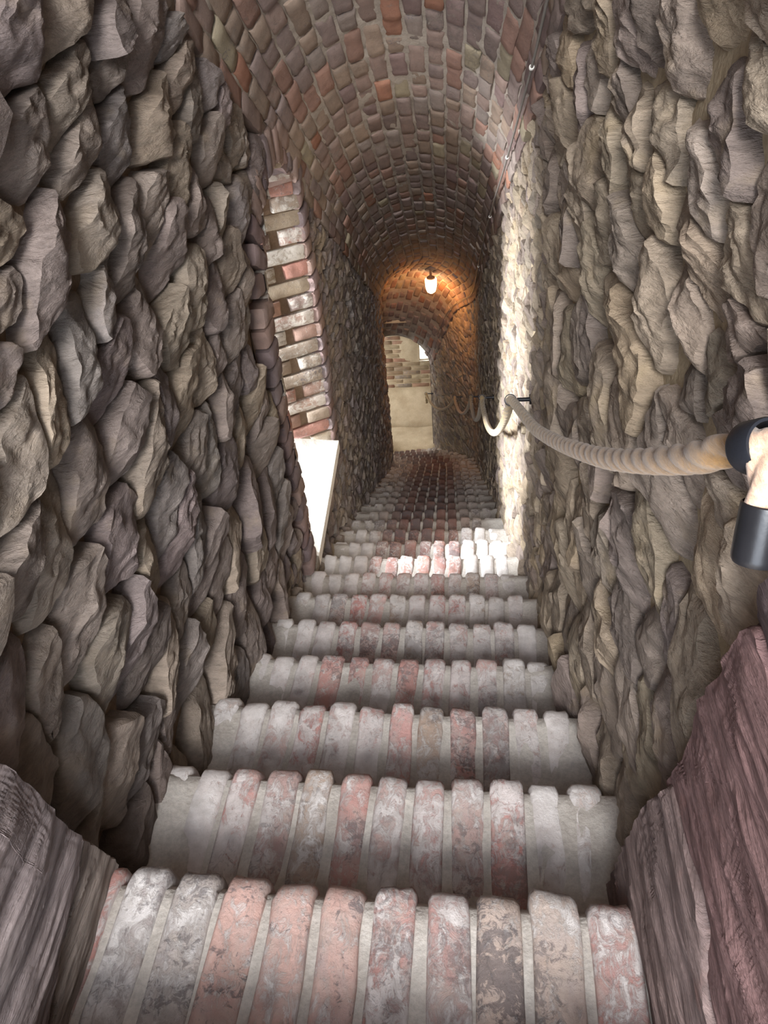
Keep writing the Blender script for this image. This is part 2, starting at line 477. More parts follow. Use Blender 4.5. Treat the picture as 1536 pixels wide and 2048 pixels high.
palL = [lin(142, 130, 120), lin(134, 121, 114), lin(146, 133, 121), lin(126, 114, 109), lin(138, 124, 117), lin(149, 135, 119), lin(138, 129, 123)]
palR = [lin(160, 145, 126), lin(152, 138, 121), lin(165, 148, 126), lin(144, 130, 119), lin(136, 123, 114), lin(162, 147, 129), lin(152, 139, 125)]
tracedL = [(50,60),(140,25),(150,175),(235,35),(240,120),(300,80),(355,60),(60,330),(180,275),(250,245),(320,245),(360,130),(420,150),(385,215),
 (425,310),(365,330),(200,430),(310,420),(30,470),(270,500),(340,470),(400,400),(455,330),(450,400),(90,560),(390,560),(220,590),(290,660),(175,690),
 (20,720),(110,790),(350,700),(430,600),(460,530),(470,660),(410,740),(375,800),(340,770),(50,900),(180,950),(300,900),(395,900),(450,800),(500,740),
 (490,850),(455,930),(250,1080),(340,1020),(400,1070),(50,1170),(160,1270),(230,1300),(310,1130),(370,1200),(420,1150),(470,1060),(500,1000),(530,900),
 (550,980),(520,1100),(575,1060),(480,1190),(520,1220),(420,1270),(350,1290),(300,1350),(380,1370),(110,1400),(180,1530),(90,1490),(240,1560),(290,1480),
 (350,1430),(490,560),(500,640),(480,460),(500,420),(30,620),(120,1080),(20,1380),(-60,300),(-60,700),(-80,1100),(-60,1350),(-90,0),(560,1180),(445,1330)]
tracedR = [(1440,270),(1350,100),(1290,60),(1200,80),(1510,60),(1500,160),(1230,170),(1260,250),(1160,180),(1180,320),(1130,250),(1200,440),(1260,400),
 (1310,240),(1300,340),(1380,360),(1490,360),(1300,600),(1250,520),(1150,400),(1130,520),(1190,600),(1150,690),(1260,700),(1330,740),(1480,780),(1410,880),
 (1200,760),(1235,860),(1110,640),(1110,780),(1135,880),(1185,900),(1215,1050),(1310,980),(1300,1130),(1260,1120),(1170,1010),(1125,1000),(1095,930),
 (1085,1080),(1130,1120),(1170,1170),(1240,1230),(1210,1290),(1420,1000),(1400,1110),(1460,1180),(1330,1240),(1370,1330),(1290,1310),(1250,1400),
 (1205,1420),(1170,1290),(1130,1210),(1310,1430),(1250,1520),(1300,1540),(1210,1530),(1370,520),(1450,560),(1460,670),(1600,300),(1600,600),(1600,900),
 (1120,400),(1100,500),(1360,640),(1390,760),(1340,870),(1600,0),(1590,1150)]
def keepL(y, z): return in_win(y, z, 0.075) or (z < WZ0 - 0.0 and False)
def planesL(cy, cz):
    out = []
    if WZ0 - 0.02 < cz < WZS + 0.1:
        if cy < WY0: out.append((1, 0, WY0 - 0.085))
        if cy > WY1: out.append((-1, 0, -(WY1 + 0.085)))
    elif cz <= WZ0 and WY0 - .05 < cy < WY1 + .05: out.append((0, 1, WZ0 - 0.004))
    return out
keepL.planes = planesL
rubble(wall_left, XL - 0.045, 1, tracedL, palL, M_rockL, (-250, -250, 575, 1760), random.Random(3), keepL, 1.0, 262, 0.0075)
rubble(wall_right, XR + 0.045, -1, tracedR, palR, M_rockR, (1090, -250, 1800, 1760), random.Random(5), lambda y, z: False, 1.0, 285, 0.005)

# the large slabs of the doorway reveal, lowest at both sides of the stair
def slab(px, xp, wall, mat, tint, sgn, dep, rng, extra=None):
    poly = [back(x, y, xp) for x, y in px]
    vs, fs, _ = stone_mesh(poly, xp - sgn * dep, sgn, dep, 120, 44, rng, gap=0.0, rough=0.45, flat=True)
    return link('stone', mesh('stone', vs, fs, None, 45), mat, wall, tint)
rs = random.Random(21)
slab([(-330, 1330), (0, 1530), (60, 1572), (105, 1622), (165, 1668), (100, 2030), (40, 2350), (-500, 2500)], -0.545, wall_left, M_slabL, lin(132, 120, 118), 1, 0.09, rs)
slab([(168, 1672), (238, 1722), (228, 1810), (130, 2060), (60, 2350), (30, 2350), (105, 2030)], -0.550, wall_left, M_slabL, lin(142, 130, 122), 1, 0.09, rs)
slab([(1214, 1766), (1242, 1690), (1292, 1600), (1335, 1560), (1400, 1800), (1430, 2080), (1500, 2500), (1330, 2500), (1258, 2060)], 0.255, wall_right, M_slabR, lin(128, 110, 106), -1, 0.09, rs)
slab([(1330, 1562), (1372, 1500), (1385, 1430), (1440, 1330), (1482, 1252), (1506, 1262), (1530, 1400), (1640, 1800), (1800, 2500), (1500, 2500), (1430, 2080)], 0.262, wall_right, M_slabR, lin(118, 92, 90), -1, 0.09, rs)
slab([(1500, 1250), (1536, 1150), (1640, 1060), (1900, 1300), (2100, 2400), (1800, 2500), (1645, 1800), (1535, 1400)], 0.272, wall_right, M_slabR, lin(98, 84, 84), -1, 0.09, rs)

# ------------------------------------------------------------------ brick shapes
def brick_block(w, l, h, rng, nx=4, ny=5, bev=0.012, ns=0.003):
    """unit brick, face up at z=0, body below; long along y"""
    xs = [-w / 2] + [-w / 2 + bev] + [(-w / 2 + bev) + (w - 2 * bev) * i / (nx - 1) for i in range(1, nx - 1)] + [w / 2 - bev, w / 2]
    ys = [-l / 2] + [-l / 2 + bev] + [(-l / 2 + bev) + (l - 2 * bev) * i / (ny - 1) for i in range(1, ny - 1)] + [l / 2 - bev, l / 2]
    ph = rng.uniform(0, 99); vs, fs = [], []
    for y in ys:
        for x in xs:
            e = (abs(x) > w / 2 - 1e-5) + (abs(y) > l / 2 - 1e-5)
            z = -bev * (0.75 if e == 1 else 1.4 if e == 2 else 0)
            z += ns * noise.noise(Vector((x * 25, y * 25, ph)))
            jx = ns * 1.2 * noise.noise(Vector((x * 30, y * 30, ph + 5))); jy = ns * 1.2 * noise.noise(Vector((x * 30, y * 30, ph + 8)))
            vs.append((x + jx, y + jy, z))
    NX = len(xs); NY = len(ys)
    for j in range(NY - 1):
        for i in range(NX - 1): a = j * NX + i; fs.append((a, a + 1, a + NX + 1, a + NX))
    rim = [i for i in range(NX)] + [j * NX + NX - 1 for j in range(1, NY)] + [(NY - 1) * NX + i for i in range(NX - 2, -1, -1)] + [j * NX for j in range(NY - 2, 0, -1)]
    b = len(vs)
    for r in rim: vs.append((vs[r][0], vs[r][1], -h))
    m = len(rim)
    for k in range(m): fs.append((rim[k], b + k, b + (k + 1) % m, rim[(k + 1) % m]))
    return vs, fs
def xf(vs, M): return [M @ Vector(v) for v in vs]

# ------------------------------------------------------------------ ceiling vault
CX, RV = (XL + XR) / 2, 0.45
def vault_pt(ph, Y, r=RV):
    return Vector((CX + off(Y) - r * math.cos(ph), Y, zs(Y) + r * math.sin(ph)))
vs, fs = [], []; ys = []; y = -0.9
while y < YEND: ys.append(y); y += 0.03
ys.append(YEND); NP = 90
for y in ys:
    for j in range(NP + 1):
        ph = math.pi * j / NP; p = vault_pt(ph, y, RV + 0.009 + 0.011 * fbm((math.cos(ph) * .45, y, math.sin(ph) * .45), 20, 3)); vs.append(p if 0 < j < NP else vault_pt(ph, y, RV + 0.11))
for i in range(len(ys) - 1):
    for j in range(NP): a = i * (NP + 1) + j; fs.append((a, a + 1, a + NP + 2, a + NP + 1))
ceiling = structure(link('ceiling', mesh('ceiling', vs, fs), M_mortV))
rv = random.Random(11)
def vault_tint(r):
    c = r.choices([lin(146, 124, 114), lin(152, 118, 104), lin(138, 120, 114), lin(156, 144, 120), lin(148, 134, 126), lin(150, 130, 114), lin(130, 108, 104), lin(160, 112, 90)], [5, 3, 6, 1.2, 2, 5, 3, 0.6])[0]
    v = r.uniform(.85, 1.15) * .86; return (c[0] * v, c[1] * v, c[2] * v, r.uniform(0.35, 0.66))
rows = 19; items = []
for r in range(rows):
    ph = math.pi * (r + 0.5) / rows; wA = math.pi * RV / rows
    Y = -0.5 - rv.uniform(0, .25)
    while Y < YEND - 0.05:
        l = rv.choice([0.235, 0.16, 0.22, 0.125, 0.14, 0.20]) * rv.uniform(.93, 1.05)
        dy = l / 1.1616; Yc = Y + dy / 2
        if Yc + dy / 2 > YEND + 0.05: break
        p = vault_pt(ph, Yc); q = proj(p)
        scr = 0 if (q is None or not (-40 < q[0] < PW + 40 and -40 < q[1] < PH)) else 1 / max(p.length, .1)
        items.append((scr, ph, Yc, l - 0.010, wA - 0.011)); Y += dy
items.sort(key=lambda t: -t[0])
variants = {}
for key in ('long', 'half'):
    for k in range(6):
        variants[(key, k)] = brick_block(0.073, 0.235 if key == 'long' else 0.12, 0.045, rv, 4, 6 if key == 'long' else 4, 0.009, 0.004)
vmesh = {k: mesh('vault_brick', v[0], v[1], None, 50) for k, v in variants.items()}
J = Joined(); cnt = 0
for scr, ph, Yc, l, wd in items:
    key = ('long' if l > 0.17 else 'half', rv.randrange(6)); base = 0.235 if key[0] == 'long' else 0.12
    p = vault_pt(ph, Yc, RV - rv.uniform(-0.005, 0.007))
    e1 = (vault_pt(ph, Yc + .03) - vault_pt(ph, Yc - .03)).normalized()
    e2 = (vault_pt(ph + .02, Yc) - vault_pt(ph - .02, Yc)).normalized()
    nn = e2.cross(e1).normalized(); 
    if nn.dot(vault_pt(ph, Yc, 0) - p) < 0: nn = -nn
    e2 = e1.cross(nn).normalized()
    a = rv.gauss(0, .02)
    M = Matrix((e2, e1, nn)).transposed().to_4x4() @ Matrix.Rotation(a, 4, 'Z') @ Matrix.Rotation(rv.gauss(0, .03), 4, 'X') @ Matrix.Diagonal((wd / 0.073, l / base, 1, 1))
    M.translation = p
    if cnt < 295 and scr > 0:
        o = link('brick', vmesh[key], M_vaultbrick, ceiling, vault_tint(rv)); o.matrix_world = M; cnt += 1
    else: J.add(xf(variants[key][0], M), variants[key][1], vault_tint(rv))
o = J.build('vault_brick', M_vaultbrick, ceiling, 50); o['kind'] = 'stuff'

# ------------------------------------------------------------------ window_1: splayed slit embrasure lined with brick
XI, XO = XL - 0.02, -1.42
def embr(Y, Z, t):      # squeeze the outline towards the outer slit
    a, b = WY0 - 0.08 * t, WY1 - 0.46 * t                # the near jamb runs straight in, the far one splays
    return a + (b - a) * (Y - WY0) / (WY1 - WY0)
out = [(WY1, WZ0)] + [p for p in win_outline()[2:]] + [(WY0, WZ0)]
vs, fs = [], []; NT_ = 7
for i in range(NT_):
    t = i / (NT_ - 1); x = XI - 0.02 + (XO - XI) * t
    for (Y, Z) in out:
        zz = Z if Z < WZS else WZS + (Z - WZS) * (1 - 0.45 * t)
        if Z <= WZ0 + 1e-6: zz = WZ0 + 0.38 * t
        vs.append((x, embr(Y, Z, t), zz))
n = len(out)
NT_ += 1                                                   # flange behind the stones of the wall face
c_ = (WY0 + WY1) / 2
vs = [(XI - 0.02, c_ + (Y - c_) * 1.28, Z - 0.05 if Z <= WZ0 + 1e-6 else Z + (0.12 if Z > WZS + .05 else 0)) for (Y, Z) in out] + vs
for i in range(NT_ - 1):
    for j in range(n - 1): a = i * n + j; fs.append((a, a + n, a + n + 1, a + 1))
window_1 = structure(link('window_1', mesh('window_1', vs, fs, None, 30), M_mortL))
# sloping plaster sill
vs, fs = [], []; NS = 14
for i in range(NS + 1):
    t = i / NS; x = XI + 0.045 + (XO - XI - .045) * t
    for j in range(9):
        Y = WY0 + (WY1 - WY0) * j / 8; Yq = embr(Y, WZ0, t)
        vs.append((x, Yq, WZ0 + 0.006 + 0.38 * t + 0.008 * nz((x, Y, 3), 6)))
for i in range(NS):
    for j in range(8): a = i * 9 + j; fs.append((a, a + 1, a + 10, a + 9))
b = len(vs)
for j in range(9): vs.append((vs[j][0], vs[j][1], WZ0 - 0.05))
for j in range(8): fs.append((j, b + j, b + j + 1, j + 1))
o = link('sill', mesh('sill', vs, fs, None, 50), M_plast, window_1)
# bricks of the far and near jambs: courses of stretchers running into the wall, each course a header/stretcher
rj = random.Random(31)
jv = [brick_block(0.064, 0.25, 0.05, rj, 4, 6, 0.008, 0.004) for _ in range(5)]
jm = [mesh('jamb_brick', v[0], v[1], None, 50) for v in jv]
jh = [brick_block(0.064, 0.12, 0.05, rj, 4, 4, 0.008, 0.004) for _ in range(4)]
jhm = [mesh('jamb_header', v[0], v[1], None, 50) for v in jh]
def jcol():
    c = rj.choice([lin(148, 112, 96), lin(158, 118, 98), lin(140, 122, 104), lin(160, 104, 88), lin(150, 132, 108), lin(122, 96, 88)])
    return (c[0], c[1], c[2], rj.uniform(.4, .85))
z = WZ0 + 0.035; k = 0
while z < WZT - 0.02:
    dy = 0.0
    if z > WZS: dy = ((WY1 - WY0) / 2) * (1 - max(0, 1 - ((z - WZS) / (WZT - WZS)) ** 2) ** 0.5)
    for side in (1, -1):
        x = XI + 0.030
        for q in range(4):
            L = 0.125 if (q == 0 and k % 2 == 0) else 0.25
            xc = x - L / 2; x -= L + 0.010; t = (XI - xc) / (XI - XO)
            if xc < XO + 0.10 or z < WZ0 + 0.38 * t + 0.01: continue
            Yb = WY1 - dy if side > 0 else WY0 + dy
            Y = embr(Yb, z, t); sl_ = (embr(Yb, z, t + .05) - Y) / (0.05 * (XI - XO))
            e1 = Vector((-1, sl_, 0)).normalized(); e2 = Vector((0, 0, 1)); e3 = e2.cross(e1)
            if e3.y * side > 0: e3 = -e3; e2 = -e2
            M = Matrix((e2, e1, e3)).transposed().to_4x4() @ Matrix.Rotation(rj.gauss(0, .012), 4, 'Z'); M.translation = Vector((xc, Y - side * rj.uniform(0.008, 0.020), z))
            o = link('brick', (jhm[rj.randrange(4)] if L < .2 else jm[rj.randrange(5)]), M_jambbrick, window_1, jcol()); o.matrix_world = M
    z += 0.076; k += 1
# brick edging of the opening on the wall face (purple-brown ends) and the soldier arch
ed = [brick_block(0.062, 0.13, 0.06, rj, 4, 4, 0.009, 0.005) for _ in range(5)]
edm = [mesh('edging_brick', v[0], v[1], None, 50) for v in ed]
def ecol():
    c = rj.choice([lin(116, 94, 92), lin(124, 100, 94), lin(108, 92, 92), lin(132, 108, 98)]); return (c[0], c[1], c[2], rj.uniform(.1, .4))
def edging(Y, Z, dirv, w=1.0, dep=0.0, l=1.0):
    d = Vector((0, dirv[0], dirv[1])).normalized(); nn = Vector((1, 0, 0)); e2 = d.cross(nn)
    M = Matrix((e2, d, nn)).transposed().to_4x4() @ Matrix.Rotation(rj.gauss(0, .04), 4, 'Z') @ Matrix.Diagonal((w, l, 1, 1))
    M.translation = Vector((XL + 0.012 + dep + rj.uniform(-.006, .008), Y, Z))
    o = link('brick', edm[rj.randrange(5)], M_jambbrick, window_1, ecol()); o.matrix_world = M
z = WZ0 + 0.035
while z < WZS + 0.02:
    edging(WY0 - 0.055, z, (1, 0.0), 1.05, 0, 0.95); edging(WY1 + 0.055, z, (1, 0.0), 1.05, 0, 0.95); z += 0.076
NA = 17; c = (WY0 + WY1) / 2
for i in range(NA):
    a = math.pi * (i + 0.5) / NA; hw = (WY1 - WY0) / 2; H = WZT - WZS
    Y = c + (hw + .055) * math.cos(a); Z = WZS + (H + .05) * math.sin(a) ** 0.85
    edging(Y, Z, (math.cos(a), math.sin(a) * 1.05), 1.08)
    # soffit bricks of the embrasure arch, running in with the vault of the slit
    for q in range(2):
        xc = XI - 0.10 - q * 0.262; t = (XI - xc) / (XI - XO)
        Yb = c + hw * math.cos(a); Zb = WZS + H * math.sin(a) ** 0.85 * (1 - 0.45 * t)
        if Zb < WZS + 0.2: continue
        nn = Vector((0, -math.cos(a), -math.sin(a))).normalized(); e1 = Vector((-1, 0, -0.2)).normalized(); e2 = e1.cross(nn).normalized(); nn = e2.cross(e1)
        M = Matrix((e2, e1, nn)).transposed().to_4x4(); M.translation = Vector((xc, embr(Yb, Zb, t), Zb - 0.004))
        o = link('brick', jm[rj.randrange(5)], M_jambbrick, window_1, ecol()); o.matrix_world = M

# ------------------------------------------------------------------ staircase
stair = empty('staircase', (CX, 0.26, ZF))
tag(stair, 'long straight staircase of brick treads with pale worn noses descending the tunnel', 'staircase')
LAST = 26
def step_brick(rng, w=0.064, l=0.292, h=0.12):
    prof = [(l, -0.006), (l * .75, 0.0), (l * .5, -0.001), (l * .28, 0.001), (l * .14, -0.001), (0.028, -0.003), (0.014, -0.008), (0.005, -0.018), (0.0, -0.034), (-0.001, -h * .6), (0.0, -h)]
    u = [-1.0, -0.93, -0.75, -0.25, 0.25, 0.75, 0.93, 1.0]; ph = rng.uniform(0, 99); vs, fs = [], []
    for i, (y, z) in enumerate(prof):
        for q in u:
            e = max(0, abs(q) - 0.72) / 0.28
            x = q * w / 2 * (1 + 0.10 * noise.noise(Vector((q, y * 14, ph)))) + 0.003 * noise.noise(Vector((y * 40, q * 2, ph + 4)))
            zz = z - 0.006 * e * e + 0.005 * noise.noise(Vector((x * 22, y * 18, ph)))
            yy = y + (0.010 * e * e if i > 4 else 0) + 0.006 * noise.noise(Vector((x * 40, z * 30, ph + 2))) * (1 if i > 4 else 0)
            vs.append((x, yy, zz))
    n = len(u)
    for i in range(len(prof) - 1):
        for j in range(n - 1): a = i * n + j; fs.append((a, a + 1, a + n + 1, a + n))
    for j in (0, n - 1):
        lo = [i * n + j for i in range(len(prof))]; b = len(vs)
        for k in lo: vs.append((vs[k][0], vs[k][1], -h - 0.01))
        for i in range(len(lo) - 1):
            f = (lo[i], lo[i + 1], b + i + 1, b + i); fs.append(f if j == 0 else f[::-1])
    # local: nose at y=0, body towards +y ; flipped below
    vs = [(v[0], -v[1], v[2]) for v in vs]
    return vs, fs
rb = random.Random(17)
sb = [step_brick(rb) for _ in range(10)]
sbm = [mesh('tread_brick', v[0], v[1], None, 55) for v in sb]
def skew(x, k):
    s = -0.048 * (1 - smooth(3, 12, k)) + 0.10 * smooth(19, 26, k)
    return s * (x - XL)
for k in range(-1, LAST + 1):
    Yk = 0.556 + 0.2965 * k; Zk = -1.170 - 0.1752 * k
    if k == LAST: pass
    o0 = off(Yk); x0, x1 = XL + o0 - 0.05, XR + o0 + 0.05
    # mortar bed of the step
    vs, fs = [], []; NXS = 40
    yb = -0.30
    prof = [(yb, -0.001), (-0.16, -0.0045), (-0.06, -0.006), (-0.032, -0.011), (-0.018, -0.03), (-0.014, -0.30), (yb - 0.3, -0.46)]
    for i in range(NXS + 1):
        x = x0 + (x1 - x0) * i / NXS
        for j, (py, pz) in enumerate(prof):
            ed_ = smooth(0.30, 0.46, abs(x - CX - o0)) * (0.010 if 0 < k else 0.004)
            e = 0.003 * nz((x, Yk + py, k), 30) if j < 5 else 0
            vs.append((x, Yk + py + skew(x - o0, k) + (e if j > 2 else 0), Zk + pz + e + (ed_ if j < 4 else 0)))
    m = len(prof)
    for i in range(NXS):
        for j in range(m - 1): a = i * m + j; fs.append((a, a + 1, a + m + 1, a + m))
    step = link('step', mesh('step', vs, fs, None, 60), M_mortS, stair)
    step.matrix_parent_inverse = Matrix.Translation(-stair.location)
    J = Joined() if k > 19 else None
    nb = 12 if k <= 0 else 13
    pitch = 0.0785 if k <= 0 else 0.0735
    start = -0.567 + o0
    for b_ in range(nb):
        x = start + pitch * b_ + rb.gauss(0, .0025)
        if x > x1 - 0.045: break
        edge = smooth(0.20, 0.42, abs(x - o0 - CX))
        if k <= 0:
            c = rb.choice([lin(186, 164, 150), lin(150, 140, 138), lin(180, 148, 140), lin(184, 126, 116), lin(190, 150, 138), lin(168, 158, 152), lin(178, 134, 126)]); al = rb.uniform(.62, .80)
        elif k < 7:
            c = rb.choice([lin(198, 140, 132), lin(194, 118, 108), lin(190, 150, 142), lin(178, 142, 134), lin(168, 142, 122), lin(188, 132, 122)]); al = rb.uniform(.70, .90)
            c = tuple(c[i] * (1 - .55 * edge) + lin(196, 188, 176)[i] * .55 * edge for i in range(3)); al = min(.98, al + edge * .2)
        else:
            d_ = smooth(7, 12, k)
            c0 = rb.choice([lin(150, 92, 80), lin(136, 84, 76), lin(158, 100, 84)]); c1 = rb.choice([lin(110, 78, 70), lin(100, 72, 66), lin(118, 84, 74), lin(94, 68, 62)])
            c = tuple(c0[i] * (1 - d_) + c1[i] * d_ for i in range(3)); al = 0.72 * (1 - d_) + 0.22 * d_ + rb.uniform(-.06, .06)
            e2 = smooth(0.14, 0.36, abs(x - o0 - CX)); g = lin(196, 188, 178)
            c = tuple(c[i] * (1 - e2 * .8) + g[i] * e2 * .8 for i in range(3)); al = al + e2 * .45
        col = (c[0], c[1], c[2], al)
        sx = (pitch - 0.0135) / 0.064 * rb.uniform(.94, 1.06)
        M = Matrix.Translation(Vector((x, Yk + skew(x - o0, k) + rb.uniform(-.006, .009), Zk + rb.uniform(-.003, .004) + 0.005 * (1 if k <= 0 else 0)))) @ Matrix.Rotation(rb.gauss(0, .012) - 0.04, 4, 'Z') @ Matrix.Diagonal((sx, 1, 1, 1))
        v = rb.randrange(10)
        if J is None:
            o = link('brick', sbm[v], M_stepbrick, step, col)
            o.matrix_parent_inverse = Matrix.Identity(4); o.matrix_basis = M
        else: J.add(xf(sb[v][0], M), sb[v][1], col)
    if J is not None:
        o = J.build('tread_bricks', M_stepbrick, step, 55); o['kind'] = 'stuff'

# ------------------------------------------------------------------ head and foot: floors and the room at the foot
def box_mesh(name, lo, hi, mat, parent=None, sub=1):
    bm = bmesh.new(); bmesh.ops.create_cube(bm, size=1)
    for v in bm.verts: v.co = Vector([(lo[i] + hi[i]) / 2 + v.co[i] * (hi[i] - lo[i]) for i in range(3)])
    bev = min(0.004, min(hi[i] - lo[i] for i in range(3)) * .2)
    bmesh.ops.bevel(bm, geom=bm.edges[:], offset=bev, segments=1, affect='EDGES')
    me = bpy.data.meshes.new(name); bm.to_mesh(me); bm.free()
    a = me.color_attributes.new('tint', 'FLOAT_COLOR', 'POINT'); a.data.foreach_set('color', [1.0] * 4 * len(me.vertices))
    return link(name, me, mat, parent)
structure(box_mesh('floor', (-1.0, -1.0, -1.10), (0.7, -0.02, -0.998), M_mortS))
def grid(name, fn, nu, nv, mat, sharp=None):
    vs = [fn(i / nu, j / nv) for i in range(nu + 1) for j in range(nv + 1)]
    fs = [(i * (nv + 1) + j, (i + 1) * (nv + 1) + j, (i + 1) * (nv + 1) + j + 1, i * (nv + 1) + j + 1) for i in range(nu) for j in range(nv)]
    return link(name, mesh(name, vs, fs, None, sharp), mat)
structure(grid('floor', lambda u, v: (-2.2 + 3.2 * u, 8.25 + 1.5 * v, ZF + 0.02 * nz((u * 8, v * 6, 1))), 40, 20, M_plastF))
# far wall of the room: battered plaster foot, brick above
def farw(u, v):
    x = -2.2 + 3.2 * u; z = ZF - 0.02 + 2.6 * v
    y = 9.52 - 0.46 * (1 - smooth(ZF, ZF + 0.34, z)) + 0.02 * nz((x, z, 4), 3)
    return (x, y, z)
NUF, NVF = 64, 52
vs = [farw(i / NUF, j / NVF) for i in range(NUF + 1) for j in range(NVF + 1)]; fs = []
for i in range(NUF):
    for j in range(NVF):
        a = i * (NVF + 1) + j; cx_ = (vs[a][0] + vs[a + NVF + 2][0]) / 2; cz_ = (vs[a][2] + vs[a + NVF + 2][2]) / 2
        if -0.365 < cx_ < 0.0 and -5.04 < cz_ < -4.55: continue
        fs.append((a, a + NVF + 1, a + NVF + 2, a + 1)[::-1])
wall_back = structure(link('wall_back', mesh('wall_back', vs, fs), M_plastF))
rf = random.Random(41)
fb = [brick_block(0.056, 0.235, 0.04, rf, 3, 4, 0.006, 0.003) for _ in range(4)]; fbm_ = [mesh('wall_brick', v[0], v[1], None, 50) for v in fb]
z = ZF + 0.42; r = 0
while z < ZF + 1.75:
    x = -1.1 - (0.12 if r % 2 else 0)
    while x < 0.4:
        if not (-0.50 < x < 0.12 and -5.08 < z < -4.50):
            M = Matrix((Vector((0, 0, 1)), Vector((1, 0, 0)), Vector((0, -1, 0)))).transposed().to_4x4(); M.translation = Vector((x, 9.518 - rf.uniform(0, .008), z))
            c = rf.choice([lin(160, 142, 114), lin(156, 134, 108), lin(152, 120, 98), lin(166, 150, 120), lin(148, 112, 92)])
            o = link('brick', fbm_[rf.randrange(4)], M_vaultbrick, wall_back, (c[0], c[1], c[2], rf.uniform(.35, .8))); o.matrix_world = M
        x += 0.248
    z += 0.068; r += 1
# window_2: little wooden window in a deep white reveal
w2 = structure(link('window_2', mesh('window_2', [(-0.365, 9.50, -5.05), (0.0, 9.50, -5.05), (0.0, 9.50, -4.55), (-0.365, 9.50, -4.55), (-0.32, 9.86, -4.96), (-0.04, 9.86, -4.96), (-0.04, 9.86, -4.58), (-0.32, 9.86, -4.58)],
    [(0, 1, 5, 4), (1, 2, 6, 5), (2, 3, 7, 6), (3, 0, 4, 7)], None, None, False), M_plast))
for lo, hi in (((-0.32, 9.80, -4.96), (-0.04, 9.85, -4.92)), ((-0.32, 9.80, -4.62), (-0.04, 9.85, -4.58)), ((-0.32, 9.80, -4.92), (-0.28, 9.85, -4.62)), ((-0.08, 9.80, -4.92), (-0.04, 9.85, -4.62)), ((-0.195, 9.80, -4.92), (-0.165, 9.85, -4.62))):
    box_mesh('window_frame', lo, hi, M_wood, w2)
box_mesh('pane', (-0.28, 9.822, -4.92), (-0.195, 9.828, -4.62), M_glass, w2); box_mesh('pane', (-0.165, 9.822, -4.92), (-0.08, 9.828, -4.62), M_glass, w2)
structure(box_mesh('wall_right_end', (0.9, 8.7, ZF - .1), (1.0, 9.7, -3.2), M_plastF))
structure(box_mesh('trim_1', (-2.3, 8.3, -3.90), (1.0, 9.75, -3.6), M_plastF))
# partition above and beside the arch at the foot
out_ = [vault_pt(math.pi * i / 24, YEND, RV) for i in range(25)]
xl, xr_ = XL + off(YEND), XR + off(YEND)
inner = [Vector((xl, YEND, ZF - .1))] + out_ + [Vector((xr_, YEND, ZF - .1))]
outer = [Vector((-2.3, YEND, ZF - .1))] + [Vector((p.x * 3.0 if False else (-2.3 if i < 8 else (1.0 if i > 16 else -2.3 + 3.3 * (i - 8) / 8)), YEND, -3.3 if i >= 3 and i <= 21 else -4.0)) for i, p in enumerate(out_)] + [Vector((1.0, YEND, ZF - .1))]
vs = []; fs = []; n = len(inner)
for d_ in (0.0, 0.10):
    for p in inner: vs.append((p.x, p.y + d_, p.z))
    for p in outer: vs.append((p.x, p.y + d_, p.z))
for j in range(n - 1):
    fs.append((j, j + 1, n + j + 1, n + j)); fs.append((2 * n + j, 3 * n + j, 3 * n + j + 1, 2 * n + j + 1)); fs.append((j, 2 * n + j, 2 * n + j + 1, j + 1))
structure(link('wall_foot', mesh('wall_foot', vs, fs, None, 30), M_mortV))

# ------------------------------------------------------------------ rope handrail
def tube(path, rad, seg=10, twist=None, caps=True):
    """path of Vectors; rad(i)->radius or number; twist=(strands, pitch, depth)"""
    vs, fs = [], []; s = 0; up0 = Vector((0.3, 0, 1)).normalized(); N = None
    for i, p in enumerate(path):
        t = (path[min(i + 1, len(path) - 1)] - path[max(i - 1, 0)]).normalized()
        if N is None: N = (up0 - t * up0.dot(t)).normalized()
        else: N = (N - t * N.dot(t)).normalized()
        B = t.cross(N)
        if i: s += (p - path[i - 1]).length
        r0 = rad(i) if callable(rad) else rad
        for j in range(seg):
            a = 2 * math.pi * j / seg; r = r0
            if twist: r = r0 * (1 - twist[2] * (1 - abs(math.sin((twist[0] * a - 2 * math.pi * s / twist[1]) / 2)) ** 0.8))
            vs.append(p + N * (r * math.cos(a)) + B * (r * math.sin(a)))
    n = len(path)
    for i in range(n - 1):
        for j in range(seg): fs.append((i * seg + j, i * seg + (j + 1) % seg, (i + 1) * seg + (j + 1) % seg, (i + 1) * seg + j))
    if caps: fs.append(tuple(range(seg))[::-1]); fs.append(tuple((n - 1) * seg + j for j in range(seg)))
    return vs, fs
def at_depth(px, py, x):            # world point on the sight line with that x
    Y, Z = back(px, py, x); return Vector((x, Y, Z))
def dense(pts, step):
    out = []
    for a in range(len(pts) - 1):
        p0, p1, p2, p3 = pts[max(a - 1, 0)], pts[a], pts[a + 1], pts[min(a + 2, len(pts) - 1)]
        n = max(2, int((p2 - p1).length / step))
        for i in range(n):
            t = i / n
            out.append(0.5 * ((2 * p1) + (p2 - p0) * t + (2 * p0 - 5 * p1 + 4 * p2 - p3) * t * t + (-p0 + 3 * p1 - 3 * p2 + p3) * t ** 3))
    out.append(pts[-1]); return out
rings = [Vector((0.243, *(back(1519, 893, 0.243)))), at_depth(1021, 800, 0.232)]
for px, py, xx in ((951, 801, 0.232),):
    pass
Y1 = rings[1].y
for Y in (4.25, 6.15, 7.5):
    rings.append(Vector((0.232 + off(Y), Y, rings[1].z - 0.5909 * (Y - Y1))))
Yl = 8.55; rings.append(Vector((0.225 + off(Yl), Yl, zn(Yl) + 0.86)))
